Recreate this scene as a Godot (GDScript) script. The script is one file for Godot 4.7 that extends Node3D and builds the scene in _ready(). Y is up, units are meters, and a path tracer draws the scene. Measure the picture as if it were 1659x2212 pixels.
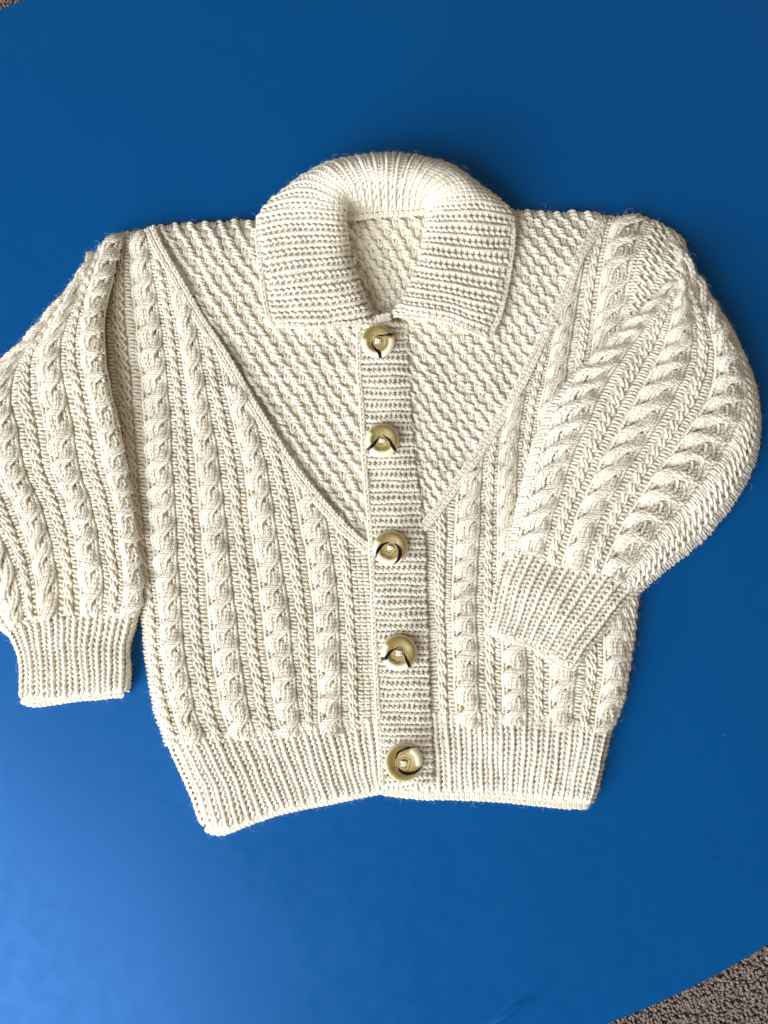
extends Node3D
# A hand-knitted cream cardigan lying on a blue plastic sheet, seen from above.
# Garment shapes are laid out in a 1659 x 2212 drafting frame (1 unit = about 0.27 mm on the sheet)
# plus a height in millimetres above the sheet; place() turns that into metres.

const DW := 1659.0
const DH := 2212.0
const FOV := 65.0
const TILT := 6.0
const DIST := 0.4687
const UNIT := 0.00027

var eye := Vector3.ZERO
var eye_basis := Basis()
var rng := RandomNumberGenerator.new()
var wool: StandardMaterial3D
var wool_base: StandardMaterial3D
var cardigan: Node3D
var wobble := FastNoiseLite.new()

# ------------------------------------------------------------------ set-up

func _ready() -> void:
	rng.seed = 71
	wobble.seed = 9
	wobble.frequency = 0.012
	set_view()
	set_light()
	make_materials()
	make_templates()
	build_carpet()
	build_sheet()
	build_cardigan()
	build_lint()


func set_view() -> void:
	var a := deg_to_rad(TILT)
	eye = Vector3(0, cos(a), sin(a)) * DIST
	var cam := Camera3D.new()
	cam.name = "camera"
	cam.fov = FOV
	cam.near = 0.02
	cam.far = 20.0
	add_child(cam)
	cam.look_at_from_position(eye, Vector3.ZERO, Vector3(0, sin(a), -cos(a)))
	eye_basis = cam.transform.basis
	cam.current = true


func set_light() -> void:
	var we := WorldEnvironment.new()
	we.name = "environment"
	var e := Environment.new()
	e.background_mode = Environment.BG_COLOR
	e.background_color = Color(1.0, 0.94, 0.86)
	e.background_energy_multiplier = 0.26
	e.tonemap_mode = Environment.TONE_MAPPER_LINEAR
	e.tonemap_exposure = 1.0
	e.sdfgi_enabled = true
	e.ssao_enabled = true
	e.ssil_enabled = true
	we.environment = e
	add_child(we)
	# the window that lights the table, beyond the lower left corner
	var win := AreaLight3D.new()
	win.name = "window_light"
	win.area_size = Vector2(1.5, 1.5)
	win.light_energy = 7.7
	win.light_color = Color(0.93, 0.97, 1.0)
	win.area_range = 6.0
	win.shadow_enabled = true
	add_child(win)
	win.look_at_from_position(Vector3(-1.18, 1.12, 1.07), Vector3(0, 0, 0), Vector3.UP)


func place(px: float, py: float, mm: float) -> Vector3:
	var t := tan(deg_to_rad(FOV * 0.5))
	var d := eye_basis * Vector3((px / DW * 2.0 - 1.0) * t * DW / DH, -(py / DH * 2.0 - 1.0) * t, -1.0)
	return eye + d * ((mm * 0.001 - eye.y) / d.y)


# ------------------------------------------------------------------ materials

func noise_tex(freq: float, seed_no: int, lo: Color, hi: Color, size := 256) -> ImageTexture:
	var n := FastNoiseLite.new()
	n.seed = seed_no
	n.frequency = freq
	n.fractal_octaves = 4
	var im := n.get_seamless_image(size, size)
	im.convert(Image.FORMAT_RGBA8)
	for y in size:
		for x in size:
			im.set_pixel(x, y, lo.lerp(hi, im.get_pixel(x, y).r))
	return ImageTexture.create_from_image(im)


func ply_normal() -> ImageTexture:
	# diagonal fibre ridges running round a strand of plied yarn
	var s := 64
	var h := Image.create(s, s, false, Image.FORMAT_RGBA8)
	for y in s:
		for x in s:
			var p := float(x) / s * 2.0 + float(y) / s * 3.0
			var f := float(x) / s * 6.0 + float(y) / s * 8.0
			var v := 0.62 * absf(sin(PI * p)) + 0.25 * absf(sin(PI * f)) + rng.randf() * 0.10
			h.set_pixel(x, y, Color(v, v, v))
	h.bump_map_to_normal_map(5.0)
	return ImageTexture.create_from_image(h)


func make_materials() -> void:
	wool = StandardMaterial3D.new()
	wool.resource_name = "cream_wool"
	wool.albedo_color = Color(1, 1, 1)
	wool.vertex_color_use_as_albedo = true
	wool.roughness = 0.62
	wool.metallic_specular = 0.3
	wool.normal_enabled = true
	wool.normal_texture = ply_normal()
	wool.normal_scale = 0.8
	wool.rim_enabled = true
	wool.rim = 0.6
	wool.rim_tint = 0.5
	wool.backlight_enabled = true
	wool.backlight = Color(0.24, 0.22, 0.18)
	wool_base = StandardMaterial3D.new()
	wool_base.resource_name = "cream_wool_ground"
	wool_base.albedo_color = Color(0.91, 0.82, 0.64).linear_to_srgb()
	wool_base.roughness = 0.95
	wool_base.metallic_specular = 0.2


# ------------------------------------------------------------------ yarn pieces

var tmpl_v: Array[PackedVector3Array] = []
var tmpl_n: Array[PackedVector3Array] = []
var tmpl_uv := PackedVector2Array()
var tmpl_idx := PackedInt32Array()
const SIDES := 8
const SEGS := 5

func make_templates() -> void:
	# 0 knit leg (bowed), 1 rope strand (long, nearly straight), 2 bump (strongly bowed)
	var bows := [0.55, 0.25, 0.9]
	var ends := [0.55, 0.72, 0.5]
	for k in 3:
		var v := PackedVector3Array()
		var n := PackedVector3Array()
		for i in SEGS + 1:
			var t := float(i) / SEGS
			var q := 2.0 * t - 1.0
			var rad := lerpf(1.0, ends[k], pow(absf(q), 2.4))
			var zc: float = bows[k] * (1.0 - q * q) - bows[k] * 0.5
			for j in SIDES + 1:
				var a := TAU * j / SIDES
				var lobe := 1.0 + 0.14 * cos(2.0 * a + TAU * 1.0 * t)
				v.append(Vector3(cos(a) * rad * lobe, t - 0.5, sin(a) * rad * lobe + zc))
				var tilt := 0.20 * sin(2.0 * a + TAU * t)
				var b := a + tilt
				n.append(Vector3(cos(b), q * 0.35, sin(b)).normalized())
				if k == 0:
					tmpl_uv.append(Vector2(float(j) / SIDES, t))
		tmpl_v.append(v)
		tmpl_n.append(n)
	for i in SEGS:
		for j in SIDES:
			var a := i * (SIDES + 1) + j
			var b := a + SIDES + 1
			tmpl_idx.append_array(PackedInt32Array([a, a + 1, b, a + 1, b + 1, b]))


class Yarn:
	var v := PackedVector3Array()
	var n := PackedVector3Array()
	var uv := PackedVector2Array()
	var c := PackedColorArray()
	var count := 0


func strand(y: Yarn, p0: Vector3, p1: Vector3, nrm: Vector3, mm: float, kind := 0, over := 1.2) -> void:
	var d := p1 - p0
	var l := d.length()
	if l < 0.00015:
		return
	d /= l
	var side := d.cross(nrm)
	if side.length_squared() < 0.0001:
		return
	side = side.normalized()
	var up := side.cross(d)
	var r := mm * 0.001 * rng.randf_range(0.92, 1.08)
	var rot := Transform3D(Basis(side, d, up), Vector3.ZERO)
	var t := Transform3D(Basis(side * r, d * (l * over), up * r), (p0 + p1) * 0.5)
	y.v.append_array(t * tmpl_v[kind])
	var m := (p0 + p1) * 0.5
	var tone := 1.0 + 0.05 * wobble.get_noise_2d(m.x * 9000.0, m.z * 9000.0)
	y.n.append_array(rot * tmpl_n[kind])
	y.uv.append_array(tmpl_uv)
	for k in 4:
		fuzz_at.append((p0.lerp(p1, rng.randf())) + up * (r * 0.75) + side * (r * rng.randf_range(-1.0, 1.0)))
		fuzz_up.append(up)
		fuzz_along.append(d)
	var g := rng.randf_range(0.95, 1.03) * tone
	var col := PackedColorArray()
	col.resize(tmpl_uv.size())
	col.fill(Color(0.925 * g, 0.838 * g * sqrt(tone), 0.69 * g * tone * rng.randf_range(0.97, 1.03)))
	y.c.append_array(col)
	y.count += 1


var fuzz_at := PackedVector3Array()
var fuzz_up := PackedVector3Array()
var fuzz_along := PackedVector3Array()

# the halo of loose fibres that stands off the yarn
func build_fuzz() -> void:
	var st := SurfaceTool.new()
	st.begin(Mesh.PRIMITIVE_TRIANGLES)
	var segs := 6
	for i in segs:
		for j in 3:
			var q := []
			for c in [[i, j], [i + 1, j], [i + 1, j + 1], [i, j + 1]]:
				var t: float = float(c[0]) / segs
				var a: float = TAU * c[1] / 3.0
				var r := 0.008 * (1.0 - 0.6 * t)
				q.append(Vector3(t, 0.42 * sin(PI * t * 0.85) + cos(a) * r, 0.12 * sin(5.0 * t) + sin(a) * r))
			for k in [0, 1, 2, 0, 2, 3]:
				st.add_vertex(q[k])
	st.generate_normals()
	var mesh := st.commit()
	var m := StandardMaterial3D.new()
	m.resource_name = "loose_wool_fibre"
	m.albedo_color = Color(0.88, 0.83, 0.74).linear_to_srgb()
	m.roughness = 0.6
	mesh.surface_set_material(0, m)
	var mm := MultiMesh.new()
	mm.transform_format = MultiMesh.TRANSFORM_3D
	mm.mesh = mesh
	mm.instance_count = fuzz_at.size()
	for k in fuzz_at.size():
		var up := (fuzz_up[k] + Vector3(jit(0.5), jit(0.3), jit(0.5))).normalized()
		var x := (fuzz_along[k].rotated(up, jit(1.4)))
		x = (x - up * x.dot(up)).normalized()
		if rng.randf() < 0.5:
			x = -x
		var l := rng.randf_range(0.0014, 0.0030) if k % 14 else rng.randf_range(0.003, 0.006)
		mm.set_instance_transform(k, Transform3D(Basis(x, up, x.cross(up)).scaled(Vector3(l, l, l)), fuzz_at[k]))
	var o := MultiMeshInstance3D.new()
	o.name = "stray_fibres"
	o.multimesh = mm
	o.set_meta("kind", "stuff")
	cardigan.add_child(o, true)


var index_cache := PackedInt32Array()

func strand_indices(count: int) -> PackedInt32Array:
	var per := tmpl_idx.size()
	var vs := tmpl_uv.size()
	while index_cache.size() < count * per:
		var base := index_cache.size() / per * vs
		for k in tmpl_idx:
			index_cache.append(base + k)
	return index_cache.slice(0, count * per)


func knit(called: String, y: Yarn, parent: Node, stuff := false) -> MeshInstance3D:
	if y.count == 0:
		return null
	var arr := []
	arr.resize(Mesh.ARRAY_MAX)
	arr[Mesh.ARRAY_VERTEX] = y.v
	arr[Mesh.ARRAY_NORMAL] = y.n
	arr[Mesh.ARRAY_TEX_UV] = y.uv
	arr[Mesh.ARRAY_COLOR] = y.c
	arr[Mesh.ARRAY_INDEX] = strand_indices(y.count)
	var m := ArrayMesh.new()
	m.add_surface_from_arrays(Mesh.PRIMITIVE_TRIANGLES, arr)
	m.surface_set_material(0, wool)
	var o := MeshInstance3D.new()
	o.name = numbered(called, parent)
	o.mesh = m
	parent.add_child(o, true)
	if stuff:
		o.set_meta("kind", "stuff")
	return o


func numbered(called: String, parent: Node) -> String:
	if not parent.has_node(called):
		return called
	var k := 1
	while parent.has_node("%s_%03d" % [called, k]):
		k += 1
	return "%s_%03d" % [called, k]


# ------------------------------------------------------------------ fabric patches

class Patch:
	var cols: Array = []              # each: PackedVector3Array of (px, py, mm), top to bottom
	var us := PackedFloat32Array()    # stitch coordinate of each control column
	var row_at := PackedFloat32Array() # row number at each control row
	var rows := 0.0
	var gu := 0
	var gv := 0
	var px := PackedVector3Array()    # drafting position of grid points
	var w := PackedVector3Array()     # world position
	var nn := PackedVector3Array()
	var clip := PackedVector2Array()

	static func cr(a: Vector3, b: Vector3, c: Vector3, d: Vector3, t: float) -> Vector3:
		return 0.5 * ((2.0 * b) + (c - a) * t + (2.0 * a - 5.0 * b + 4.0 * c - d) * t * t + (3.0 * b - a - 3.0 * c + d) * t * t * t)

	func setup(columns: Array, u_of: Array, row_len: float) -> void:
		for c in columns:
			var p := PackedVector3Array()
			for q in c:
				p.append(Vector3(q[0], q[1], q[2]))
			cols.append(p)
		us = PackedFloat32Array(u_of)
		var m: int = cols[0].size()
		row_at = PackedFloat32Array([0.0])
		for k in range(1, m):
			var l := 0.0
			for c in cols:
				l += Vector2(c[k].x - c[k - 1].x, c[k].y - c[k - 1].y).length()
			row_at.append(row_at[k - 1] + l / cols.size() / row_len)
		rows = row_at[m - 1]

	func down(c: PackedVector3Array, v: float) -> Vector3:
		var m := c.size()
		var k := 0
		while k < m - 2 and v > row_at[k + 1]:
			k += 1
		var t := clampf((v - row_at[k]) / (row_at[k + 1] - row_at[k]), 0.0, 1.0)
		var a: Vector3 = c[k - 1] if k > 0 else 2.0 * c[0] - c[1]
		var d: Vector3 = c[k + 2] if k + 2 < m else 2.0 * c[m - 1] - c[m - 2]
		return cr(a, c[k], c[k + 1], d, t)

	# roll: [left, right, top, bottom] widths in drafting units, floor: height each edge comes down to
	func make(host: Node3D, step: float, roll: Array, floors: Array) -> void:
		var n := cols.size()
		var wide := 0.0
		var long := 0.0
		for k in range(1, n):
			wide += (cols[k][cols[k].size() / 2] - cols[k - 1][cols[k].size() / 2]).length()
		for k in range(1, cols[0].size()):
			long += (cols[n / 2][k] - cols[n / 2][k - 1]).length()
		gu = maxi(8, int(wide / step))
		gv = maxi(8, int(long / step))
		px.resize((gu + 1) * (gv + 1))
		w.resize(px.size())
		nn.resize(px.size())
		var u0 := us[0]
		var u1 := us[n - 1]
		for j in gv + 1:
			var v := rows * j / gv
			var line := PackedVector3Array()
			for c in cols:
				line.append(down(c, v))
			for i in gu + 1:
				var u := lerpf(u0, u1, float(i) / gu)
				var k := 0
				while k < n - 2 and u > us[k + 1]:
					k += 1
				var t := clampf((u - us[k]) / (us[k + 1] - us[k]), 0.0, 1.0)
				var a: Vector3 = line[k - 1] if k > 0 else 2.0 * line[0] - line[1]
				var d: Vector3 = line[k + 2] if k + 2 < n else 2.0 * line[n - 1] - line[n - 2]
				px[j * (gu + 1) + i] = cr(a, line[k], line[k + 1], d, t)
		var wob: FastNoiseLite = host.wobble
		for k in px.size():
			var p := px[k]
			var keep := minf(1.0, p.z / 8.0)
			px[k] = p + Vector3(wob.get_noise_2d(p.x, p.y) * 3.2, wob.get_noise_2d(p.x + 900.0, p.y) * 3.2, wob.get_noise_2d(p.x * 0.6, p.y * 0.6 + 3000.0) * 2.2 * keep)
		for j in gv + 1:
			for i in gu + 1:
				var at := j * (gu + 1) + i
				var p := px[at]
				var h := p.z
				var flat := Vector2(p.x, p.y)
				for side in 4:
					var r: float = roll[side]
					if r <= 0.0:
						continue
					var e: Vector3 = px[j * (gu + 1)] if side == 0 else px[j * (gu + 1) + gu] if side == 1 else px[i] if side == 2 else px[gv * (gu + 1) + i]
					var dist := flat.distance_to(Vector2(e.x, e.y))
					if dist < r:
						var q := 1.0 - dist / r
						var f: float = floors[side]
						h = f + (h - f) * sqrt(maxf(0.0, 1.0 - q * q * q))
				w[at] = host.place(p.x, p.y, h)
		for j in gv + 1:
			for i in gu + 1:
				var a := w[j * (gu + 1) + mini(i + 1, gu)] - w[j * (gu + 1) + maxi(i - 1, 0)]
				var b := w[mini(j + 1, gv) * (gu + 1) + i] - w[maxi(j - 1, 0) * (gu + 1) + i]
				var c := b.cross(a)
				if c.y < 0.0:
					c = -c
				nn[j * (gu + 1) + i] = c.normalized() if c.length_squared() > 1e-16 else Vector3.UP

	func cell(u: float, v: float) -> Array:
		var x := clampf((u - us[0]) / (us[us.size() - 1] - us[0]) * gu, 0.0, gu - 0.001)
		var y := clampf(v / rows * gv, 0.0, gv - 0.001)
		var i := int(x)
		var j := int(y)
		return [j * (gu + 1) + i, x - i, y - j]

	func mix(g: PackedVector3Array, c: Array) -> Vector3:
		var k: int = c[0]
		var s: float = c[1]
		return g[k].lerp(g[k + 1], s).lerp(g[k + gu + 1].lerp(g[k + gu + 2], s), c[2])

	func at(u: float, v: float, mm: float) -> Vector3:
		var c := cell(u, v)
		return mix(w, c) + mix(nn, c) * (mm * 0.001)

	func normal(u: float, v: float) -> Vector3:
		return mix(nn, cell(u, v)).normalized()

	func inside(u: float, v: float) -> bool:
		if u < us[0] or u > us[us.size() - 1] or v < 0.0 or v > rows:
			return false
		if clip.is_empty():
			return true
		var p := mix(px, cell(u, v))
		return Geometry2D.is_point_in_polygon(Vector2(p.x, p.y), clip)


func ground(called: String, p: Patch, parent: Node, sink := 1.0) -> MeshInstance3D:
	var v := PackedVector3Array()
	var idx := PackedInt32Array()
	for k in p.w.size():
		v.append(p.w[k] - p.nn[k] * (sink * 0.001))
	for j in p.gv:
		for i in p.gu:
			var a := j * (p.gu + 1) + i
			var b := a + p.gu + 1
			if not p.clip.is_empty():
				var q := (p.px[a] + p.px[b + 1]) * 0.5
				if not Geometry2D.is_point_in_polygon(Vector2(q.x, q.y), p.clip):
					continue
			if (v[b] - v[a]).cross(v[a + 1] - v[a]).dot(p.nn[a]) > 0.0:
				idx.append_array(PackedInt32Array([a, a + 1, b, a + 1, b + 1, b]))
			else:
				idx.append_array(PackedInt32Array([a, b, a + 1, a + 1, b, b + 1]))
	var arr := []
	arr.resize(Mesh.ARRAY_MAX)
	arr[Mesh.ARRAY_VERTEX] = v
	arr[Mesh.ARRAY_NORMAL] = p.nn
	arr[Mesh.ARRAY_INDEX] = idx
	var m := ArrayMesh.new()
	m.add_surface_from_arrays(Mesh.PRIMITIVE_TRIANGLES, arr)
	m.surface_set_material(0, wool_base)
	var o := MeshInstance3D.new()
	o.name = numbered(called, parent)
	o.mesh = m
	parent.add_child(o, true)
	return o


func leg(y: Yarn, p: Patch, ua: float, va: float, wa: float, ub: float, vb: float, wb: float, mm: float, kind := 0, over := 1.2) -> void:
	strand(y, p.at(ua, va, wa), p.at(ub, vb, wb), p.normal((ua + ub) * 0.5, (va + vb) * 0.5), mm, kind, over)


func jit(a: float) -> float:
	return rng.randf_range(-a, a)


# a rope cable of two strands, each three stitches wide, that twist round each other
func cable(p: Patch, uc: float, v0: float, v1: float, hand: float, parent: Node, half := 5.8, reach := 1.4, gap := 1.05, lift := 2.05, mm := 0.98) -> void:
	var y := Yarn.new()
	half *= rng.randf_range(0.95, 1.06)
	for s in 2:
		var t := v0
		while t < v1:
			var th := PI * (t - v0) / half + s * PI
			var th2 := PI * (t + 1.0 - v0) / half + s * PI
			if sin((th + th2) * 0.5) > -0.75 and t > 0.3 and p.inside(uc - 2.0, t + 0.5) and p.inside(minf(uc + 2.2, p.us[p.us.size() - 1]), t + 0.3):
				for c in [-1, 0, 1]:
					var xa: float = uc - hand * reach * tanh(1.7 * cos(th)) / 0.935 + c * gap
					var xb: float = uc - hand * reach * tanh(1.7 * cos(th2)) / 0.935 + c * gap
					var dome: float = 0.8 - 0.9 * c * c
					var za: float = lift * sin(th) + lift * 0.5 + dome
					var zb: float = lift * sin(th2) + lift * 0.5 + dome
					for q in [-1, 1]:
						leg(y, p, xa + q * 0.36 + jit(0.05), t - 0.12 + jit(0.08), za - 0.1 + jit(0.15), xb + q * 0.13 + jit(0.05), t + 1.05 + jit(0.08), zb - 0.15 + jit(0.15), mm, 0, 1.28)
			t += 1.0
	# the stitches that close the hollows at both sides of each crossing
	for side in [-1, 0, 1]:
		var t := v0
		while t < v1:
			if p.inside(uc + side * 1.8, t + 0.5):
				for q in [-1, 1]:
					leg(y, p, uc + side * 2.2 + q * 0.6 + jit(0.06), t - 0.1 + jit(0.1), 0.15 + jit(0.1), uc + side * 2.3 + q * 0.25 + jit(0.06), t + 1.0 + jit(0.1), 0.05 + jit(0.1), mm, 0, 1.25)
			t += 1.0
	knit("cable", y, parent)


# a two-stitch twisted cord between the cables
func cord(p: Patch, uc: float, v0: float, v1: float, hand: float, parent: Node, half := 2.5, lift := 0.95, mm := 1.0) -> void:
	var y := Yarn.new()
	for s in 2:
		var t := v0
		while t < v1:
			var step := half / 2.0
			var th := PI * (t - v0) / half + s * PI
			var th2 := PI * (t + step - v0) / half + s * PI
			if sin((th + th2) * 0.5) > -0.8 and p.inside(uc, t + 0.5):
				for q in [-1, 1]:
					leg(y, p, uc - hand * 0.62 * cos(th) + q * 0.38 + jit(0.06), t - 0.1 + jit(0.1), lift * sin(th) + 0.5 + jit(0.12), uc - hand * 0.62 * cos(th2) + q * 0.34 + jit(0.06), t + step + jit(0.1), lift * sin(th2) + 0.5 + jit(0.12), mm, 0, 1.25)
			t += step
	knit("twisted_cord", y, parent)


# columns of purl bumps lying low between the raised columns
func purls(y: Yarn, p: Patch, us: Array, v0: float, v1: float, w0 := -0.15, mm := 0.98, width := 0.75, step := 0.92) -> void:
	for u in us:
		var t := v0
		var k := 0
		while t < v1:
			if p.inside(u, t):
				var d := 0.16 if k % 2 == 0 else -0.16
				leg(y, p, u - width + jit(0.1), t + d + jit(0.08), w0 + jit(0.15), u + width + jit(0.1), t - d + 0.12 + jit(0.08), w0 + jit(0.15), mm, 2, 1.1)
			t += step
			k += 1


# one rib of a ribbing: a plump smooth strand beside a beaded one, a low purl between ribs
func rib(p: Patch, u: float, v0: float, v1: float, parent: Node, mm := 1.25, flip := 1.0, lift := 0.4) -> void:
	var y := Yarn.new()
	var t := v0
	while t < v1:
		if p.inside(u, t):
			leg(y, p, u - flip * 0.33 + jit(0.02), t - 0.1 + jit(0.08), lift + 0.1 + jit(0.12), u - flip * 0.19 + jit(0.02), t + 1.05 + jit(0.08), lift + jit(0.12), mm * 1.1, 1, 1.35)
			leg(y, p, u + flip * 0.29 + jit(0.03), t + 0.03 + jit(0.08), lift - 0.15 + jit(0.12), u + flip * 0.11 + jit(0.03), t + 0.95 + jit(0.08), lift - 0.2 + jit(0.12), mm, 0, 1.25)
			leg(y, p, u + flip * 0.38, t + 0.4 + jit(0.1), -0.15, u + flip * 0.66, t + 0.5 + jit(0.1), -0.15, mm * 0.95, 2, 1.1)
		t += 1.0
	knit("rib", y, parent)


# double moss: staggered pairs of plump slanting bumps with upright strands between them
func moss(p: Patch, parent: Node, skew := -0.06, lean := 0.32, mm := 1.45, lift := 0.55) -> void:
	var y := Yarn.new()
	var u0 := p.us[0]
	var u1 := p.us[p.us.size() - 1]
	var r := 0
	while r < p.rows:
		var off := 0.5 * (r % 2) + skew * r
		var k := floorf(u0) - 2.0 - floorf(off)
		while k + off < u1 + 1.0:
			var u := k + off + jit(0.09)
			var v := r + 0.3 + jit(0.10)
			if p.inside(u, v):
				var big := rng.randf_range(0.85, 1.12)
				for s in 3:
					leg(y, p, u - 0.30 * big + 0.06 * s + jit(0.05), v + s * 0.30 - lean * 0.5 + jit(0.06), lift - 0.35 + jit(0.2), u + 0.27 * big + 0.06 * s + jit(0.05), v + s * 0.30 + lean * 0.5 + jit(0.06), lift - 0.2 + jit(0.2), mm * 0.86 * big, 2, 1.12)
				leg(y, p, u + 0.38 + jit(0.04), v - 0.30 + jit(0.06), -0.1, u + 0.44 + jit(0.04), v + 0.34, -0.05, mm * 0.62, 0, 1.2)
				leg(y, p, u + 0.60 + jit(0.04), v - 0.36 + jit(0.06), -0.3, u + 0.54 + jit(0.04), v + 0.30, -0.2, mm * 0.62, 0, 1.2)
				leg(y, p, u + 0.75, v + 0.05 + jit(0.06), -0.7, u + 0.45, v + 0.5, -0.7, mm * 0.7, 0, 1.2)
			k += 1.0
		r += 1
	knit("moss_stitches", y, parent, true)


# plain V columns along a line given in drafting units: cast-off edges and seams
func chain(called: String, line: Array, parent: Node, columns := 1, pitch := 10.0, wide := 12.0, mm := 1.1, nrm := Vector3.UP, dome := 0.5) -> void:
	var y := Yarn.new()
	var pts := PackedVector3Array()
	for q in line:
		pts.append(Vector3(q[0], q[1], q[2]))
	var dense := PackedVector3Array()
	for k in pts.size() - 1:
		var a := pts[k - 1] if k > 0 else 2.0 * pts[0] - pts[1]
		var d := pts[k + 2] if k + 2 < pts.size() else 2.0 * pts[k + 1] - pts[k]
		for s in 12:
			dense.append(Patch.cr(a, pts[k], pts[k + 1], d, s / 12.0))
	dense.append(pts[pts.size() - 1])
	var need := 0.0
	var prev := dense[0]
	var marks := PackedVector3Array([prev])
	for k in range(1, dense.size()):
		var seg := Vector2(dense[k].x - dense[k - 1].x, dense[k].y - dense[k - 1].y).length()
		var done := 0.0
		while need + seg - done >= pitch:
			done += pitch - need
			need = 0.0
			marks.append(dense[k - 1].lerp(dense[k], done / seg))
		need += seg - done
	for k in marks.size() - 1:
		var a := marks[k]
		var b := marks[k + 1]
		var dir := Vector2(b.x - a.x, b.y - a.y).normalized()
		var side := Vector2(-dir.y, dir.x)
		for c in columns:
			var o := (c - (columns - 1) * 0.5) * wide
			var drop := -dome * pow(absf(c - (columns - 1) * 0.5), 2.0)
			for q in [-1, 1]:
				var sa: Vector2 = side * (o + q * wide * 0.30 + jit(1.1))
				var sb: Vector2 = side * (o + q * wide * 0.10 + jit(1.1))
				strand(y, place(a.x + sa.x, a.y + sa.y, a.z + drop + jit(0.12)), place(b.x + sb.x, b.y + sb.y, b.z + drop + jit(0.12)), nrm, mm, 0, 1.35)
	knit(called, y, parent)


# ------------------------------------------------------------------ the cardigan

func build_cardigan() -> void:
	cardigan = Node3D.new()
	cardigan.name = "cardigan"
	cardigan.set_meta("label", "cream hand knitted cable cardigan with collar and five horn buttons on the blue sheet")
	cardigan.set_meta("category", "cardigan")
	add_child(cardigan)
	build_back()
	build_left_front()
	build_right_front()
	build_yokes()
	build_hems()
	build_band()
	build_left_sleeve()
	build_right_sleeve()
	build_collar()
	build_buttons()
	build_fuzz()


func build_back() -> void:
	var p := Patch.new()
	p.setup([[[690, 440, 5], [720, 560, 5], [760, 720, 6]], [[833, 432, 5], [833, 560, 4.5], [833, 720, 6]], [[985, 425, 5], [950, 560, 5], [900, 720, 6]]], [0, 4.0, 8.0], 22.0)
	p.make(self, 6.0, [0, 0, 0, 0], [0, 0, 0, 0])
	var g := ground("back_panel", p, cardigan, 0.8)
	moss(p, g, 0.02, 0.30, 1.5, 0.5)
	chain("neck_seam", [[720, 472, 8], [790, 462, 8.5], [833, 458, 9], [890, 455, 8.5], [945, 447, 8]], g, 2, 11.0, 12.0, 1.2)


func build_left_front() -> void:
	var p := Patch.new()
	p.setup([
		[[240, 512, 4], [215, 600, 5], [210, 700, 6], [222, 850, 7], [242, 1000, 7], [268, 1150, 8], [300, 1300, 9], [312, 1420, 10], [333, 1540, 10], [356, 1610, 10]],
		[[300, 500, 8], [312, 600, 9], [325, 700, 9], [340, 850, 10], [346, 1000, 11], [355, 1150, 12], [365, 1300, 12], [375, 1420, 12], [396, 1530, 12], [425, 1605, 12]],
		[[352, 500, 10], [378, 600, 11], [402, 700, 12], [425, 850, 12], [447, 1000, 12], [463, 1150, 12], [477, 1300, 12.5], [489, 1420, 12.5], [507, 1530, 12.5], [528, 1600, 12]],
		[[420, 500, 10], [455, 600, 11], [480, 700, 12], [510, 850, 12], [550, 1000, 13], [569, 1150, 12.5], [592, 1300, 12.5], [606, 1420, 12.5], [621, 1530, 12.5], [632, 1590, 12]],
		[[530, 500, 10], [560, 600, 11], [585, 700, 12], [615, 850, 12], [645, 1000, 12], [682, 1150, 12], [703, 1300, 12], [709, 1420, 12], [712, 1530, 12], [716, 1585, 11.5]],
		[[660, 500, 10], [690, 600, 10], [710, 700, 10], [740, 850, 10], [772, 1000, 10], [803, 1150, 11.5], [818, 1300, 11], [825, 1420, 10.5], [833, 1530, 10.5], [836, 1580, 10.5]]
	], [-4.0, 6.0, 18.0, 30.0, 42.0, 55.5], 8.6)
	p.clip = PackedVector2Array([Vector2(200, 470), Vector2(326, 488), Vector2(352, 545), Vector2(386, 605), Vector2(432, 690), Vector2(492, 780), Vector2(535, 860), Vector2(575, 925), Vector2(632, 1015), Vector2(690, 1080), Vector2(765, 1150), Vector2(830, 1180), Vector2(840, 1650), Vector2(200, 1700)])
	p.make(self, 5.0, [34, 0, 26, 0], [0, 0, 0, 0])
	var g := ground("front_panel", p, cardigan, 0.7)
	for k in 4:
		cable(p, 6.0 + 12.0 * k, -rng.randf() * 5.0, p.rows - 0.5, -1.0, g)
	for k in 5:
		cord(p, 12.0 * k, 0.0, p.rows - 1.0, 1.0, g)
	var y := Yarn.new()
	for k in 5:
		purls(y, p, [12.0 * k + 1.95], 0.0, p.rows)
		if k > 0:
			purls(y, p, [12.0 * k - 2.0], 0.0, p.rows)
	purls(y, p, [-3.3, -1.8, 51.4, 52.9, 54.4], 0.0, p.rows, -0.3)
	knit("purl_stitches", y, g, true)


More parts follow.
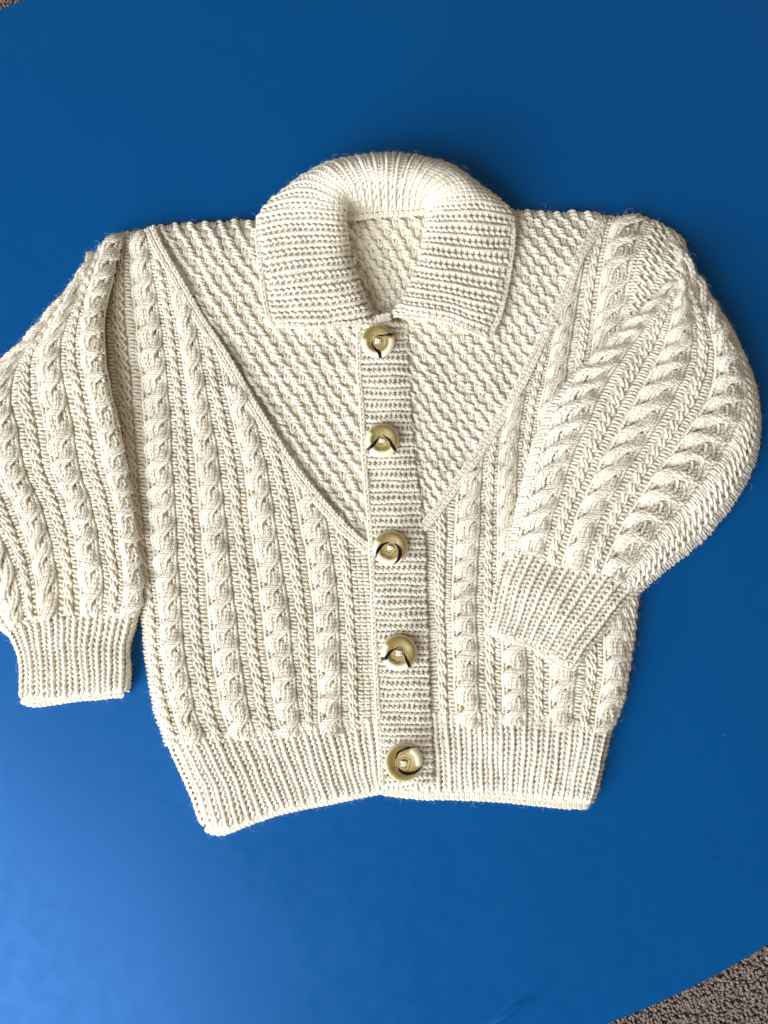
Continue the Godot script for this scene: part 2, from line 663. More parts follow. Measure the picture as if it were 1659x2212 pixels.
func build_right_front() -> void:
	var p := Patch.new()
	p.setup([
		[[880, 470, 9], [885, 600, 10], [890, 700, 10], [895, 850, 10], [900, 1000, 10], [908, 1150, 10], [914, 1300, 10], [920, 1420, 10], [925, 1510, 10], [927, 1570, 10]],
		[[1080, 470, 9], [1070, 600, 10], [1060, 700, 10], [1045, 850, 10], [1022, 1000, 11], [1011, 1160, 12], [1003, 1300, 12], [1005, 1405, 12], [1008, 1510, 12], [1012, 1570, 12]],
		[[1180, 470, 9], [1172, 600, 10], [1155, 700, 10], [1125, 815, 11], [1097, 960, 11], [1095, 1120, 11], [1100, 1300, 12], [1110, 1430, 12], [1110, 1510, 12], [1112, 1570, 12]],
		[[1262, 470, 8], [1236, 590, 11], [1217, 700, 11], [1200, 800, 11], [1180, 950, 10], [1185, 1120, 10], [1200, 1300, 11], [1213, 1430, 12], [1210, 1515, 12], [1206, 1575, 12]],
		[[1345, 470, 7], [1325, 560, 14], [1310, 665, 13], [1297, 760, 11], [1290, 950, 9], [1300, 1120, 9], [1318, 1300, 10], [1325, 1440, 12], [1311, 1510, 12], [1298, 1580, 12]],
		[[1425, 484, 8], [1400, 560, 18], [1376, 650, 17], [1345, 760, 12], [1338, 950, 9], [1342, 1120, 9], [1349, 1300, 10], [1343, 1440, 11], [1328, 1515, 11], [1309, 1574, 10]],
		[[1478, 524, 8], [1492, 590, 18], [1465, 660, 18], [1400, 760, 12], [1382, 950, 9], [1380, 1120, 9], [1377, 1300, 10], [1358, 1440, 10], [1340, 1520, 10], [1318, 1574, 8]]
	], [0.0, 10.0, 22.0, 34.0, 46.0, 50.5, 54.0], 8.6)
	p.clip = PackedVector2Array([Vector2(1296, 455), Vector2(1296, 478), Vector2(1250, 560), Vector2(1222, 632), Vector2(1190, 690), Vector2(1150, 775), Vector2(1105, 865), Vector2(1064, 930), Vector2(1030, 985), Vector2(990, 1040), Vector2(950, 1095), Vector2(905, 1145), Vector2(890, 1700), Vector2(1500, 1700), Vector2(1500, 455)])
	p.make(self, 5.0, [0, 34, 30, 0], [0, 0, 0, 0])
	var g := ground("front_panel", p, cardigan, 0.7)
	for k in 4:
		cable(p, 10.0 + 12.0 * k, -rng.randf() * 5.0, p.rows - 0.5, -1.0, g)
	for k in 4:
		cord(p, 4.2 + 12.0 * k if k > 0 else 4.0, 0.0, p.rows - 1.0, 1.0, g)
	cord(p, 50.7, 0.0, p.rows - 1.0, 1.0, g, 2.5, 0.9, 0.95)
	cord(p, 52.8, 0.0, p.rows - 1.0, 1.0, g, 2.5, 0.9, 0.95)
	var y := Yarn.new()
	for k in 4:
		purls(y, p, [4.2 + 12.0 * k - 2.0, 4.2 + 12.0 * k + 2.0], 0.0, p.rows)
	purls(y, p, [0.6, 1.5], 0.0, p.rows, -0.3)
	purls(y, p, [48.9, 49.6, 51.75, 53.7], 0.0, p.rows, 0.0, 1.0, 0.45)
	knit("purl_stitches", y, g, true)


func build_yokes() -> void:
	var p := Patch.new()
	p.setup([
		[[318, 486, 6], [318, 560, 9], [330, 700, 9], [345, 900, 8], [360, 1060, 8], [380, 1240, 8]],
		[[470, 478, 6], [462, 560, 11], [470, 700, 10], [480, 900, 8], [500, 1060, 8], [520, 1240, 8]],
		[[640, 470, 8], [625, 560, 13], [630, 700, 11], [640, 900, 10], [650, 1060, 9], [660, 1240, 8]],
		[[810, 470, 8], [790, 560, 13], [790, 700, 12], [800, 900, 11.5], [810, 1060, 11], [820, 1240, 11]]
	], [0.0, 4.8, 10.0, 15.2], 21.0)
	p.clip = PackedVector2Array([Vector2(318, 470), Vector2(326, 500), Vector2(350, 545), Vector2(384, 600), Vector2(430, 680), Vector2(490, 770), Vector2(535, 850), Vector2(580, 920), Vector2(635, 1005), Vector2(690, 1075), Vector2(765, 1160), Vector2(820, 1205), Vector2(800, 1000), Vector2(785, 700), Vector2(795, 690), Vector2(745, 560), Vector2(730, 420), Vector2(600, 430)])
	p.make(self, 6.0, [0, 0, 30, 0], [0, 0, 0, 0])
	var g := ground("yoke", p, cardigan, 0.8)
	moss(p, g)
	chain("raglan_seam", [[322, 492, 9], [345, 540, 13], [380, 600, 14.2], [425, 680, 13.6], [485, 772, 14.2], [530, 850, 13.5], [572, 918, 14.2], [628, 1005, 13.6], [685, 1078, 14.2], [760, 1158, 14], [806, 1192, 13]], cardigan, 2, 10.0, 12.0, 1.15, Vector3(0.25, 1, -0.1).normalized(), 1.6)
	var q := Patch.new()
	q.setup([
		[[850, 440, 8], [860, 560, 12], [866, 700, 12], [878, 850, 11.5], [888, 1000, 11], [900, 1190, 11]],
		[[1010, 448, 8], [1020, 560, 13], [1020, 700, 12], [1015, 850, 11], [1015, 1000, 10.5], [1010, 1190, 10]],
		[[1160, 455, 7], [1165, 560, 13], [1160, 700, 12], [1150, 850, 11], [1140, 1000, 10], [1120, 1190, 10]],
		[[1305, 458, 6], [1310, 560, 12], [1300, 700, 11], [1290, 850, 10], [1260, 1000, 10], [1230, 1190, 10]]
	], [0.0, 5.0, 9.6, 14.2], 21.0)
	q.clip = PackedVector2Array([Vector2(1300, 440), Vector2(1300, 478), Vector2(1256, 555), Vector2(1228, 630), Vector2(1196, 686), Vector2(1158, 770), Vector2(1112, 860), Vector2(1070, 925), Vector2(1036, 980), Vector2(996, 1035), Vector2(956, 1090), Vector2(905, 1145), Vector2(880, 900), Vector2(850, 690), Vector2(930, 560), Vector2(930, 440)])
	q.make(self, 6.0, [0, 0, 30, 0], [0, 0, 0, 0])
	var g2 := ground("yoke", q, cardigan, 0.8)
	moss(q, g2, 0.10, 0.30)
	chain("raglan_seam", [[1300, 480, 10], [1252, 556, 14], [1224, 630, 14], [1192, 688, 14], [1153, 772, 14], [1108, 862, 13.5], [1066, 927, 13], [1032, 982, 13], [992, 1037, 13], [952, 1092, 13], [912, 1142, 12.5]], cardigan, 2, 10.0, 11.0, 1.0, Vector3.UP, 1.2)


func build_hems() -> void:
	var p := Patch.new()
	p.setup([
		[[360, 1586, 9], [388, 1657, 10], [414, 1713, 9], [442, 1792, 9]],
		[[420, 1588, 12], [455, 1660, 12], [480, 1715, 12], [500, 1797, 11]],
		[[527, 1582, 12], [555, 1650, 12], [578, 1705, 12], [598, 1757, 11]],
		[[632, 1572, 12], [655, 1640, 12], [672, 1690, 11.5], [688, 1738, 11]],
		[[730, 1560, 11.5], [748, 1630, 11.5], [760, 1680, 11], [772, 1719, 10]],
		[[826, 1550, 11], [832, 1620, 11], [836, 1670, 10], [840, 1706, 9]]
	], [0.0, 3.4, 7.4, 11.4, 15.0, 18.2], 10.5)
	p.make(self, 4.0, [20, 0, 0, 22], [0, 0, 0, 0])
	var g := ground("hem", p, cardigan, 0.7)
	for k in 18:
		rib(p, 0.4 + k, 0.0, p.rows - 1.4, g, 1.25, 1.0)
	chain("cast_on_edge", [[446, 1786, 6], [480, 1794, 7], [552, 1767, 7], [618, 1746, 7], [704, 1729, 7], [790, 1711, 7], [835, 1703, 7]], g, 2, 11.0, 9.0, 1.15, Vector3(0, 0.8, 0.6).normalized())
	var q := Patch.new()
	q.setup([
		[[826, 1540, 9], [828, 1610, 9], [829, 1660, 8], [830, 1710, 7]],
		[[905, 1540, 10], [910, 1610, 10], [912, 1660, 9.5], [914, 1716, 9]],
		[[1000, 1542, 12], [1005, 1612, 12], [1006, 1665, 11.5], [1008, 1718, 10]],
		[[1100, 1540, 12], [1100, 1612, 12], [1098, 1668, 11.5], [1095, 1722, 10]],
		[[1200, 1548, 12], [1195, 1618, 12], [1188, 1675, 11.5], [1180, 1732, 10]],
		[[1268, 1562, 12], [1256, 1630, 12], [1246, 1682, 11], [1236, 1737, 10]],
		[[1318, 1574, 9], [1303, 1640, 10], [1291, 1692, 9.5], [1275, 1740, 9]]
	], [-3.0, 0.0, 4.0, 8.2, 12.2, 14.8, 17.0], 10.5)
	q.make(self, 4.0, [0, 20, 0, 22], [0, 0, 0, 0])
	var g2 := ground("hem", q, cardigan, 0.7)
	for k in range(-3, 17):
		rib(q, 0.75 + k, 0.0, q.rows - 1.6, g2, 1.25, 1.0)
	chain("cast_on_edge", [[830, 1708, 6], [900, 1716, 6], [977, 1718, 6], [1076, 1722, 6], [1175, 1732, 6], [1235, 1737, 6], [1272, 1738, 5]], g2, 2, 11.0, 9.0, 1.15, Vector3(0, 0.8, 0.6).normalized())


func build_band() -> void:
	# the columns of this patch run across the band, so its ribs do too
	var p := Patch.new()
	var left := [[772, 696], [772, 790], [779, 900], [784, 1000], [792, 1100], [799, 1200], [802, 1300], [806, 1400], [811, 1500], [816, 1600], [822, 1706]]
	var right := [[880, 690], [882, 790], [886, 900], [896, 1000], [908, 1100], [918, 1200], [920, 1300], [924, 1400], [927, 1500], [931, 1600], [934, 1700]]
	var c := []
	var us := []
	for k in left.size():
		var a: Array = left[k]
		var b: Array = right[k]
		c.append([[a[0], a[1], 14], [lerpf(a[0], b[0], 0.3), lerpf(a[1], b[1], 0.3), 15], [lerpf(a[0], b[0], 0.7), lerpf(a[1], b[1], 0.7), 15], [b[0], b[1], 12.5]])
		us.append((a[1] - 696.0) / 25.0)
	p.setup(c, us, 10.5)
	p.make(self, 5.0, [18, 18, 14, 0], [8, 2, 10.5, 0])
	var g := ground("button_band", p, cardigan, 0.7)
	for k in 40:
		rib(p, 0.7 + k, 0.9, p.rows - 0.5, g, 1.2, 1.0)
	var edge := []
	for a in left:
		edge.append([a[0] + 4.0, a[1], 15.0])
	chain("edge_chain", edge, g, 1, 11.0, 12.0, 1.15, Vector3(-0.3, 1, 0).normalized())
	chain("edge_chain", [[778, 708, 14], [800, 696, 15], [825, 688, 15.5], [850, 684, 15]], g, 2, 10.0, 9.0, 1.1)


func build_left_sleeve() -> void:
	var p := Patch.new()
	var cols := [
		[[190, 604, 10], [30, 775, 10], [-70, 865, 10], [-150, 940, 10], [-160, 1000, 10], [-140, 1100, 10], [-100, 1200, 10], [-60, 1290, 10], [-22, 1340, 9], [20, 1372, 8]],
		[[194, 592, 13], [50, 755, 14], [-40, 838, 15], [-90, 905, 15], [-80, 980, 15], [-62, 1060, 15], [-36, 1140, 15], [0, 1215, 15], [26, 1295, 13], [40, 1352, 11]],
		[[198, 578, 13], [85, 722, 15], [20, 795, 16], [-5, 870, 16], [10, 940, 16], [25, 1020, 16], [58, 1090, 16], [82, 1165, 16], [98, 1240, 14], [104, 1348, 12]],
		[[208, 548, 12], [140, 675, 16], [106, 755, 17], [112, 836, 17], [130, 935, 17], [144, 1020, 17], [170, 1092, 17], [186, 1160, 17], [196, 1245, 15], [200, 1340, 12]],
		[[240, 516, 12], [202, 648, 18], [193, 740, 20], [206, 836, 20], [231, 935, 20], [249, 1018, 19], [266, 1092, 18], [278, 1190, 17], [287, 1275, 15], [274, 1336, 12]],
		[[268, 516, 12], [232, 645, 18], [225, 740, 20], [238, 836, 20], [258, 925, 20], [276, 1020, 18], [290, 1110, 17], [301, 1195, 16], [309, 1268, 14], [300, 1332, 11]]
	]
	p.setup(cols, [0.0, 8.0, 20.0, 32.0, 44.0, 47.2], 9.0)
	p.make(self, 5.0, [50, 16, 22, 0], [0, 9, 4, 0])
	var g := ground("sleeve", p, cardigan, 0.7)
	for k in 4:
		cable(p, 8.0 + 12.0 * k, -rng.randf() * 5.0, p.rows - 1.5, -1.0, g, 5.6)
	for k in 4:
		cord(p, 2.0 + 12.0 * k, 0.0, p.rows - 1.5, 1.0, g)
	var y := Yarn.new()
	for k in 4:
		purls(y, p, [2.0 + 12.0 * k - 2.0, 2.0 + 12.0 * k + 2.0], 0.0, p.rows)
	knit("purl_stitches", y, g, true)
	var q := Patch.new()
	q.setup([
		[[8, 1352, 8], [36, 1402, 8], [45, 1450, 8], [44, 1514, 7]],
		[[95, 1342, 12], [100, 1400, 11], [105, 1450, 11], [106, 1516, 10]],
		[[165, 1330, 12], [163, 1400, 11], [166, 1450, 11], [168, 1507, 10]],
		[[235, 1318, 12], [222, 1400, 11], [222, 1450, 11], [225, 1502, 10]],
		[[302, 1322, 10], [282, 1392, 8], [281, 1445, 8], [278, 1497, 7]]
	], [0.0, 2.8, 5.4, 7.8, 10.2], 10.5)
	q.make(self, 4.0, [16, 18, 0, 20], [0, 0, 0, 0])
	var g2 := ground("cuff", q, cardigan, 0.7)
	for k in 10:
		rib(q, 0.45 + k * 1.03, 0.0, q.rows - 1.2, g2, 1.22, 1.0)
	chain("cast_on_edge", [[48, 1510, 5], [75, 1517, 6], [106, 1514, 6], [168, 1505, 6], [225, 1500, 6], [275, 1495, 5]], g2, 2, 11.0, 9.0, 1.15, Vector3(0, 0.8, 0.6).normalized())


func build_right_sleeve() -> void:
	var p := Patch.new()
	p.setup([
		[[1470, 606, 20], [1325, 732, 20], [1220, 828, 20], [1155, 935, 20], [1124, 1045, 20], [1106, 1125, 20], [1090, 1205, 19]],
		[[1474, 602, 22], [1355, 728, 25], [1282, 820, 26], [1238, 910, 26], [1203, 1010, 26], [1175, 1110, 25], [1148, 1200, 22]],
		[[1470, 584, 22], [1467, 730, 28], [1430, 830, 30], [1376, 925, 30], [1318, 1022, 29], [1268, 1122, 26], [1232, 1230, 22]],
		[[1456, 536, 18], [1556, 728, 26], [1562, 852, 28], [1512, 945, 28], [1442, 1040, 26], [1372, 1135, 23], [1316, 1245, 20]],
		[[1438, 498, 9], [1595, 742, 16], [1643, 900, 18], [1622, 1030, 18], [1545, 1145, 17], [1460, 1220, 16], [1368, 1290, 15]]
	], [0.0, 5.0, 17.0, 29.0, 36.0], 9.4)
	p.make(self, 5.0, [20, 50, 20, 0], [13, 0, 10, 0])
	var g := ground("sleeve", p, cardigan, 0.7)
	for k in 3:
		cable(p, 5.0 + 12.0 * k, -rng.randf() * 5.0, p.rows - 1.0, -1.0, g, 5.6, 1.4, 1.08, 2.2, 1.05)
	for k in 2:
		cord(p, 11.0 + 12.0 * k, 0.0, p.rows - 1.0, 1.0, g, 2.5, 0.95, 1.05)
	var y := Yarn.new()
	for k in 3:
		purls(y, p, [11.0 + 12.0 * k - 2.0, 11.0 + 12.0 * k + 2.0], 0.0, p.rows, -0.1, 1.0)
	cord(p, 33.9, 0.0, p.rows - 1.0, 1.0, g, 1.7, 0.9, 1.0)
	purls(y, p, [0.9], 0.0, p.rows, -0.1, 1.0)
	purls(y, p, [32.6, 35.3], 0.0, p.rows, 0.1, 1.1, 0.6, 0.62)
	knit("purl_stitches", y, g, true)
	var q := Patch.new()
	q.setup([
		[[1100, 1168, 16], [1072, 1262, 18], [1060, 1323, 18], [1052, 1366, 17]],
		[[1172, 1185, 20], [1132, 1275, 21], [1112, 1335, 20], [1098, 1382, 19]],
		[[1250, 1208, 20], [1200, 1300, 21], [1172, 1355, 20], [1150, 1397, 19]],
		[[1330, 1240, 18], [1265, 1330, 20], [1232, 1380, 20], [1200, 1432, 19]],
		[[1392, 1262, 14], [1325, 1340, 17], [1288, 1388, 18], [1240, 1450, 17]]
	], [0.0, 2.8, 5.8, 8.8, 11.0], 10.5)
	q.make(self, 5.0, [18, 22, 0, 14], [13, 8, 0, 13])
	var g2 := ground("cuff", q, cardigan, 0.7)
	for k in 11:
		rib(q, 0.5 + k, 0.0, q.rows - 0.8, g2, 1.15, 1.0)
	chain("cast_on_edge", [[1055, 1362, 17], [1098, 1380, 18], [1150, 1396, 18], [1198, 1429, 18], [1236, 1446, 17]], g2, 1, 11.0, 11.0, 1.1, Vector3(0, 0.9, 0.4).normalized())


func build_collar() -> void:
	# columns run from the neck seam over the roll to the outer edge
	var p := Patch.new()
	p.setup([
		[[806, 696, 15], [790, 698, 19.2], [690, 708, 19.9], [582, 706, 17.7]],
		[[782, 636, 12], [768, 640, 19.9], [670, 652, 20.6], [572, 656, 17.7]],
		[[758, 570, 9], [744, 573, 20.6], [655, 580, 21.3], [563, 592, 18.4]],
		[[748, 510, 8], [734, 510, 21.3], [645, 510, 22], [555, 522, 18.4]],
		[[746, 468, 7], [731, 455, 24], [642, 445, 24.8], [556, 462, 17]],
		[[752, 462, 7], [735, 418, 28.5], [672, 388, 29.2], [612, 414, 10]],
		[[775, 460, 7], [762, 398, 31.9], [728, 360, 32.6], [700, 356, 8]],
		[[833, 455, 7], [833, 392, 33.6], [831, 345, 34.4], [830, 334, 8]],
		[[890, 450, 7], [900, 396, 31.9], [935, 355, 32.6], [952, 352, 8]],
		[[918, 448, 7], [935, 414, 29.2], [1000, 392, 29.9], [1045, 408, 10]],
		[[922, 455, 7], [938, 448, 24.8], [1025, 442, 25.5], [1108, 456, 17]],
		[[918, 505, 8], [932, 505, 22], [1025, 512, 22.8], [1110, 518, 18.4]],
		[[905, 568, 9], [920, 570, 21.3], [1010, 582, 22], [1100, 596, 18.4]],
		[[882, 628, 12], [896, 630, 20.6], [990, 648, 21.3], [1084, 672, 18.4]],
		[[848, 682, 15], [862, 676, 19.9], [960, 692, 20.6], [1058, 732, 18.4]]
	], [0.0, 2.2, 4.8, 7.4, 10.0, 13.0, 16.5, 20.5, 24.5, 28.0, 31.0, 33.6, 36.2, 38.8, 41.5], 10.5)
	p.make(self, 5.0, [8, 10, 0, 12], [13, 13, 0, 10])
	var g := ground("collar", p, cardigan, 0.7)
	for k in 42:
		rib(p, 0.4 + k, 0.0, p.rows - 1.0, g, 1.2, -1.0)
	chain("edge_chain", [[559, 474, 16], [557, 522, 17.5], [565, 592, 17.5], [574, 656, 17.5], [585, 704, 17]], g, 1, 12.0, 12.0, 1.15)
	chain("edge_chain", [[1105, 470, 16], [1108, 518, 17.5], [1098, 596, 17.5], [1082, 672, 17.5], [1058, 727, 17]], g, 1, 12.0, 12.0, 1.15)
	chain("edge_chain", [[584, 702, 17], [690, 704, 19], [792, 695, 18]], g, 1, 11.0, 12.0, 1.1)
	chain("edge_chain", [[852, 680, 18], [900, 684, 19.5], [960, 693, 20], [1015, 714, 19.5], [1058, 731, 18]], g, 1, 11.0, 12.0, 1.1)


# ------------------------------------------------------------------ buttons

func horn_texture(streaks: Array, cream_from: float, cream_to: float, seed_no: int) -> ImageTexture:
	var s := 128
	var im := Image.create(s, s, false, Image.FORMAT_RGBA8)
	var nz := FastNoiseLite.new()
	nz.seed = seed_no
	nz.frequency = 1.4
	var tan_a := Color(0.55, 0.46, 0.27)
	var tan_b := Color(0.80, 0.73, 0.52)
	var cream := Color(0.94, 0.92, 0.80)
	var paths := []
	for st in streaks:
		var fine := []
		for k in st.size() - 1:
			var a: Array = st[maxi(k - 1, 0)]
			var b: Array = st[k]
			var c: Array = st[k + 1]
			var d: Array = st[mini(k + 2, st.size() - 1)]
			for n in 4:
				fine.append(Patch.cr(Vector3(a[0], a[1], a[2]), Vector3(b[0], b[1], b[2]), Vector3(c[0], c[1], c[2]), Vector3(d[0], d[1], d[2]), n / 4.0))
		var e: Array = st[st.size() - 1]
		fine.append(Vector3(e[0], e[1], e[2]))
		paths.append(fine)
	for y in s:
		for x in s:
			var q := Vector2((x + 0.5) / s * 2.0 - 1.0, (y + 0.5) / s * 2.0 - 1.0)
			var r := q.length()
			var ang := rad_to_deg(q.angle())
			var warp := nz.get_noise_2d(q.x, q.y)
			var lines := 0.5 + 0.5 * sin(r * 46.0 + warp * 9.0)
			var c := tan_a.lerp(tan_b, clampf(lines * smoothstep(0.75, 0.35, r) + 0.35 * warp, 0.0, 1.0))
			var span := wrapf(ang - cream_from, 0.0, 360.0)
			var width := wrapf(cream_to - cream_from, 0.0, 360.0)
			var in_cream := smoothstep(0.0, 14.0, span) * smoothstep(width, width - 14.0, span) if span < width else 0.0
			c = c.lerp(cream, in_cream * smoothstep(0.56, 0.72, r + warp * 0.06))
			c = c.lerp(cream, 0.75 * smoothstep(0.84, 0.96, r))
			for fine in paths:
				for k in fine.size() - 1:
					var a := Vector2(fine[k].x, fine[k].y)
					var b := Vector2(fine[k + 1].x, fine[k + 1].y)
					var t := clampf((q - a).dot(b - a) / (b - a).length_squared(), 0.0, 1.0)
					var wd := lerpf(fine[k].z, fine[k + 1].z, t) * 0.66
					var d := q.distance_to(a.lerp(b, t))
					c = c.lerp(Color(0.10, 0.06, 0.07), smoothstep(wd + 0.02, wd - 0.02, d))
			im.set_pixel(x, y, c)
	return ImageTexture.create_from_image(im)


func build_buttons() -> void:
	var spots := [[816, 738, 37.0], [825.5, 952, 37.0], [843, 1184, 37.5], [861.6, 1410, 38.0], [871.6, 1647, 39.0]]
	var streaks := [
		[[[0.95, -0.41, 0.13], [0.56, -0.35, 0.11], [0.17, -0.34, 0.07], [-0.15, -0.28, 0.01]], [[-0.30, 0.0, 0.03], [-0.30, 0.25, 0.06], [-0.1, 0.51, 0.11], [0.09, 0.7, 0.15], [0.15, 0.98, 0.11]]],
		[[[-0.84, 0.54, 0.14], [-0.55, 0.3, 0.13], [-0.34, 0.02, 0.1], [-0.12, -0.29, 0.02]], [[0.80, 0.60, 0.14], [0.59, 0.3, 0.13], [0.43, -0.03, 0.1], [0.1, -0.3, 0.02]]],
		[[[-0.81, 0.54, 0.05], [-0.71, 0.18, 0.12], [-0.45, -0.17, 0.11], [-0.06, -0.32, 0.02]], [[0.22, 0.94, 0.02], [0.48, 0.62, 0.12], [0.57, 0.24, 0.17], [0.46, -0.08, 0.12], [0.27, -0.25, 0.03]]],
		[[[-0.96, 0.32, 0.14], [-0.73, 0.28, 0.14], [-0.48, -0.05, 0.1], [-0.06, -0.31, 0.02]], [[0.62, 0.79, 0.13], [0.48, 0.51, 0.12], [0.36, 0.21, 0.08], [0.27, -0.02, 0.02]]],
		[[[0.97, 0.18, 0.05], [0.64, 0.44, 0.1], [0.19, 0.54, 0.12], [-0.12, 0.44, 0.1], [-0.29, 0.27, 0.03]], [[0.56, -0.8, 0.02], [0.3, -0.8, 0.07], [0.0, -0.69, 0.08], [-0.29, -0.53, 0.08], [-0.41, -0.22, 0.03]]]
	]
	var creams := [[-20.0, 195.0], [30.0, 220.0], [35.0, 215.0], [45.0, 220.0], [-70.0, 20.0]]
	var words := ["top horn button with one streak to the right and one downward", "second horn button from the top with an arch of two dark streaks", "middle horn button with two curved dark streaks", "fourth horn button with two dark streaks like an inverted V", "bottom horn button with dark streaks above and below its centre"]
	for k in 5:
		var mat := StandardMaterial3D.new()
		mat.resource_name = "polished_horn"
		mat.albedo_texture = horn_texture(streaks[k], creams[k][0], creams[k][1], k + 5)
		mat.roughness = 0.38
		mat.metallic_specular = 0.35
		mat.clearcoat_enabled = true
		mat.clearcoat = 0.12
		mat.clearcoat_roughness = 0.08
		var rad: float = spots[k][2] * UNIT * 0.97
		# profile (radius, height) of the domed rim and the dished middle
		var prof := [[0.0, 0.10], [0.30, 0.10], [0.42, 0.115], [0.52, 0.14], [0.57, 0.175], [0.62, 0.18], [0.66, 0.205], [0.74, 0.225], [0.84, 0.215], [0.92, 0.17], [0.98, 0.09], [1.0, 0.0], [0.96, -0.10], [0.80, -0.15], [0.0, -0.15]]
		var st := SurfaceTool.new()
		st.begin(Mesh.PRIMITIVE_TRIANGLES)
		st.set_smooth_group(0)
		var sides := 48
		for i in prof.size() - 1:
			for j in sides:
				var ring := []
				for c in [[i, j], [i + 1, j], [i + 1, j + 1], [i, j + 1]]:
					var a: float = TAU * c[1] / sides
					var pr: Array = prof[c[0]]
					ring.append([Vector3(cos(a) * pr[0], pr[1], sin(a) * pr[0]) * rad, Vector2(cos(a) * pr[0], sin(a) * pr[0]) * 0.5 + Vector2(0.5, 0.5)])
				for t in [0, 1, 2, 0, 2, 3]:
					if i == 0 and t == 3:
						pass
					st.set_uv(ring[t][1])
					st.add_vertex(ring[t][0])
		st.generate_normals()
		var o := MeshInstance3D.new()
		o.name = numbered("button", cardigan)
		o.mesh = st.commit()
		o.mesh.surface_set_material(0, mat)
		cardigan.add_child(o, true)
		o.position = place(spots[k][0], spots[k][1], 18.5)
		o.rotation = Vector3(jit(0.06) + 0.03, 0, jit(0.05))
		o.set_meta("label", words[k])
		# the stitched thread in the middle
		var y := Yarn.new()
		for n in 3:
			var dz := (n - 1) * 0.0009
			strand(y, Vector3(-0.0016, 0.0017, dz + jit(0.0003)), Vector3(0.0016, 0.0017, dz * 0.7 + jit(0.0003)), Vector3.UP, 0.62, 2, 1.1)
		knit("sewing_thread", y, o)


# ------------------------------------------------------------------ sheet and carpet

func build_sheet() -> void:
	var a := place(1313, 2212, 0)
	var b := place(1659, 2037, 0)
	var s := (b - a).normalized()                 # along the cut edge
	var t := Vector3(-s.z, 0, s.x)                # outwards across it
	if t.x < 0:
		t = -t
	var far := place(0, 20, 0)
	var t1 := a.dot(t)
	var t0 := far.dot(t)
	var crease := [place(1030, 2236, 0), place(1085, 2200, 0), place(1120, 2172, 0), place(1180, 2140, 0)]
	var ts := PackedFloat32Array()
	var x := t0
	while x < t1:
		ts.append(x)
		x += 0.0012 if x > t1 - 0.10 else 0.02
	ts.append(t1)
	var ss := PackedFloat32Array()
	var s_mid := a.dot(s)
	var z := s_mid - 0.9
	while z < s_mid + 0.9:
		ss.append(z)
		z += 0.004 if absf(z - s_mid) < 0.16 else 0.03
	var v := PackedVector3Array()
	var idx := PackedInt32Array()
	for i in ss.size():
		for k in ts.size():
			var bulge := 0.0035 * (1.0 - pow((ss[i] - (s_mid + 0.055)) / 0.06, 2.0)) if ss[i] > s_mid - 0.2 else -0.06
			bulge = maxf(bulge, -0.006)
			var f := smoothstep(t1 - 0.05, t1, ts[k])
			var p := s * ss[i] + t * (ts[k] + bulge * f)
			var h := 0.0
			for c in 3:
				var q := Geometry3D.get_closest_point_to_segment(p, crease[c], crease[c + 1])
				var end := smoothstep(0.0, 0.02, p.distance_to(crease[0])) * smoothstep(0.0, 0.02, p.distance_to(crease[3]))
				h = maxf(h, 0.0019 * exp(-pow(p.distance_to(q) / 0.0019, 2.0)) * end)
			h += 0.0005 * wobble.get_noise_2d(p.x * 700.0, p.z * 700.0)
			h -= 0.004 * smoothstep(t1 - 0.03, t1 + 0.005, ts[k]) * 0.3
			v.append(Vector3(p.x, h - 0.0006, p.z))
	var n := ts.size()
	for i in ss.size() - 1:
		for k in n - 1:
			var q := i * n + k
			idx.append_array(PackedInt32Array([q, q + 1, q + n, q + 1, q + n + 1, q + n]))
	# underside and cut edges, with points of their own so that the rims stay crisp
	var top := v.size()
	for q in top:
		v.append(v[q] - Vector3(0, 0.0012, 0))
	for k in [0, n - 1]:
		var first := v.size()
		for i in ss.size():
			var rim := v[i * n + k] + t * (-0.00003 if k == 0 else 0.00003)
			v.append(rim)
			v.append(rim - Vector3(0, 0.0012, 0))
		for i in ss.size() - 1:
			var q := first + i * 2
			if k == 0:
				idx.append_array(PackedInt32Array([q, q + 1, q + 2, q + 1, q + 3, q + 2]))
			else:
				idx.append_array(PackedInt32Array([q, q + 2, q + 1, q + 1, q + 2, q + 3]))
	for i in ss.size() - 1:
		for k in n - 1:
			var q := top + i * n + k
			idx.append_array(PackedInt32Array([q, q + n, q + 1, q + 1, q + n, q + n + 1]))
	var st := SurfaceTool.new()
	var arr := []
	arr.resize(Mesh.ARRAY_MAX)
	arr[Mesh.ARRAY_VERTEX] = v
	arr[Mesh.ARRAY_INDEX] = idx
	var raw := ArrayMesh.new()
	raw.add_surface_from_arrays(Mesh.PRIMITIVE_TRIANGLES, arr)
	st.create_from(raw, 0)
	st.generate_normals()
	var m := StandardMaterial3D.new()
	m.resource_name = "blue_plastic"
	m.albedo_color = Color(0.0, 0.082, 0.275).linear_to_srgb()
	m.roughness = 1.0
	m.roughness_texture = noise_tex(0.03, 12, Color(0.31, 0.31, 0.31), Color(0.42, 0.42, 0.42))
	m.uv1_triplanar = true
	m.uv1_scale = Vector3(9, 9, 9)
	m.metallic = 0.18
	m.metallic_specular = 0.30
	var o := MeshInstance3D.new()
	o.name = "plastic_sheet"
	o.mesh = st.commit()
	o.mesh.surface_set_material(0, m)
	o.set_meta("label", "large smooth blue plastic sheet under the cardigan, its cut corner edge over carpet")
	o.set_meta("category", "sheet")
	add_child(o, true)


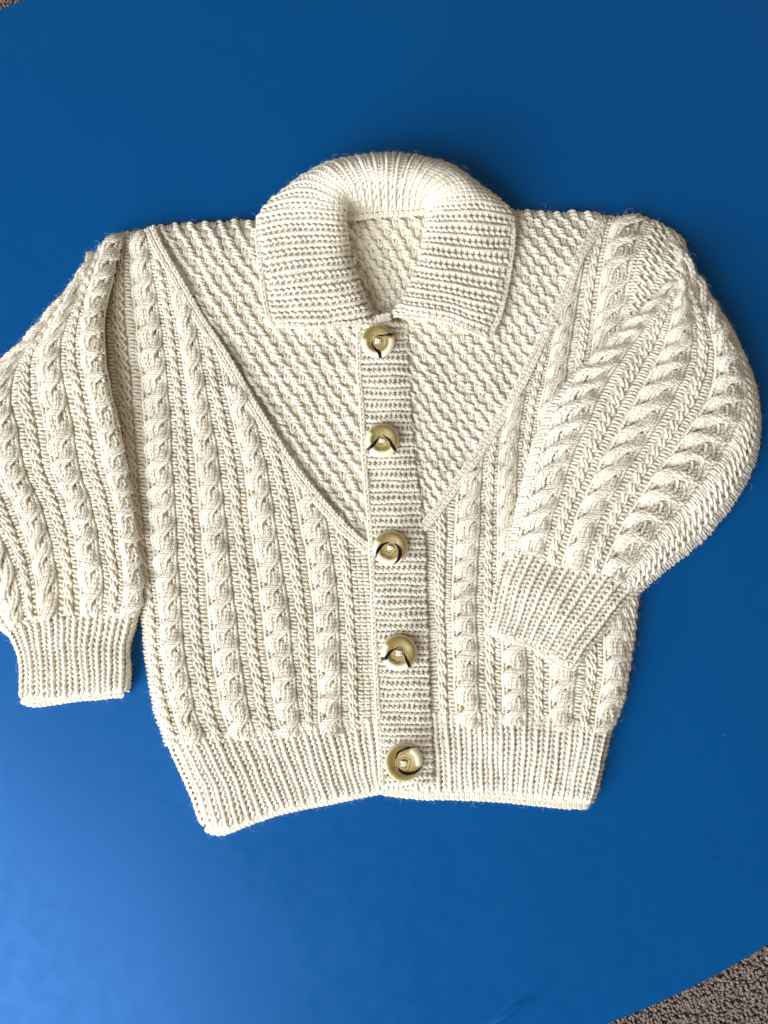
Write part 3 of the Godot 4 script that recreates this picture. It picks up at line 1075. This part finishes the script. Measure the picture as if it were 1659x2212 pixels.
func build_carpet() -> void:
	var pm := PlaneMesh.new()
	pm.size = Vector2(3, 3)
	var m := StandardMaterial3D.new()
	m.resource_name = "carpet_backing"
	m.albedo_color = Color(0.20, 0.15, 0.13).linear_to_srgb()
	m.roughness = 1.0
	var o := MeshInstance3D.new()
	o.name = "carpet"
	o.mesh = pm
	pm.material = m
	o.position = Vector3(0, -0.008, 0)
	o.set_meta("kind", "structure")
	o.set_meta("label", "brown grey looped carpet showing past the sheet's corner")
	add_child(o, true)
	var tuft := SphereMesh.new()
	tuft.radius = 0.5
	tuft.height = 1.0
	tuft.radial_segments = 7
	tuft.rings = 4
	var tm := StandardMaterial3D.new()
	tm.resource_name = "carpet_pile"
	tm.vertex_color_use_as_albedo = true
	tm.albedo_color = Color.WHITE
	tm.roughness = 1.0
	tm.metallic_specular = 0.1
	tuft.material = tm
	var spots := []
	for area in [[place(1600, 2260, 0), 0.20, 0.16], [place(-60, -60, 0), 0.16, 0.14]]:
		var c: Vector3 = area[0]
		var w: float = area[1]
		var d: float = area[2]
		for k in int(w * d * 4.0 / 0.0000014):
			spots.append(c + Vector3(rng.randf_range(-w, w), 0, rng.randf_range(-d, d)))
	var mm := MultiMesh.new()
	mm.transform_format = MultiMesh.TRANSFORM_3D
	mm.use_colors = true
	mm.mesh = tuft
	mm.instance_count = spots.size()
	for k in spots.size():
		var r := rng.randf_range(0.0012, 0.0021)
		var b := Basis.from_euler(Vector3(jit(0.6), jit(3.1), jit(0.6))).scaled(Vector3(r, r * 1.3, r))
		mm.set_instance_transform(k, Transform3D(b, spots[k] + Vector3(0, -0.0068 + jit(0.0008), 0)))
		var g := rng.randf_range(0.86, 1.14)
		if rng.randf() < 0.08:
			g *= 1.3
		mm.set_instance_color(k, Color(0.245 * g, 0.188 * g, 0.162 * g))
	var mi := MultiMeshInstance3D.new()
	mi.name = "carpet_pile"
	mi.multimesh = mm
	mi.set_meta("kind", "stuff")
	mi.set_meta("label", "short brown grey carpet pile beyond the sheet's edge")
	mi.set_meta("category", "carpet")
	add_child(mi, true)


# dust and lint specks lying on the sheet round the cardigan
func build_lint() -> void:
	var fleck := SphereMesh.new()
	fleck.radius = 0.5
	fleck.height = 1.0
	fleck.radial_segments = 6
	fleck.rings = 3
	var m := StandardMaterial3D.new()
	m.resource_name = "lint"
	m.vertex_color_use_as_albedo = true
	m.roughness = 1.0
	fleck.material = m
	var mm := MultiMesh.new()
	mm.transform_format = MultiMesh.TRANSFORM_3D
	mm.use_colors = true
	mm.mesh = fleck
	mm.instance_count = 55
	for k in 55:
		var l := rng.randf_range(0.00012, 0.0003)
		var long := l * (rng.randf_range(2.0, 8.0) if k % 3 == 0 else 1.0)
		var b := Basis(Vector3.UP, jit(3.1)) * Basis.from_scale(Vector3(long, l * 0.5, l * 0.7))
		var p := Vector3(jit(0.30), -0.00035, jit(0.36))
		if k == 0:
			p = place(1543, 1853, -0.3)
			b = Basis.from_scale(Vector3(0.0008, 0.0004, 0.0012))
		mm.set_instance_transform(k, Transform3D(b, p))
		mm.set_instance_color(k, Color(0.75, 0.73, 0.68) if k % 4 else Color(0.02, 0.03, 0.06))
	var o := MultiMeshInstance3D.new()
	o.name = "lint_specks"
	o.multimesh = mm
	o.set_meta("kind", "stuff")
	o.set_meta("label", "tiny pale lint specks scattered on the blue sheet")
	o.set_meta("category", "lint")
	add_child(o, true)
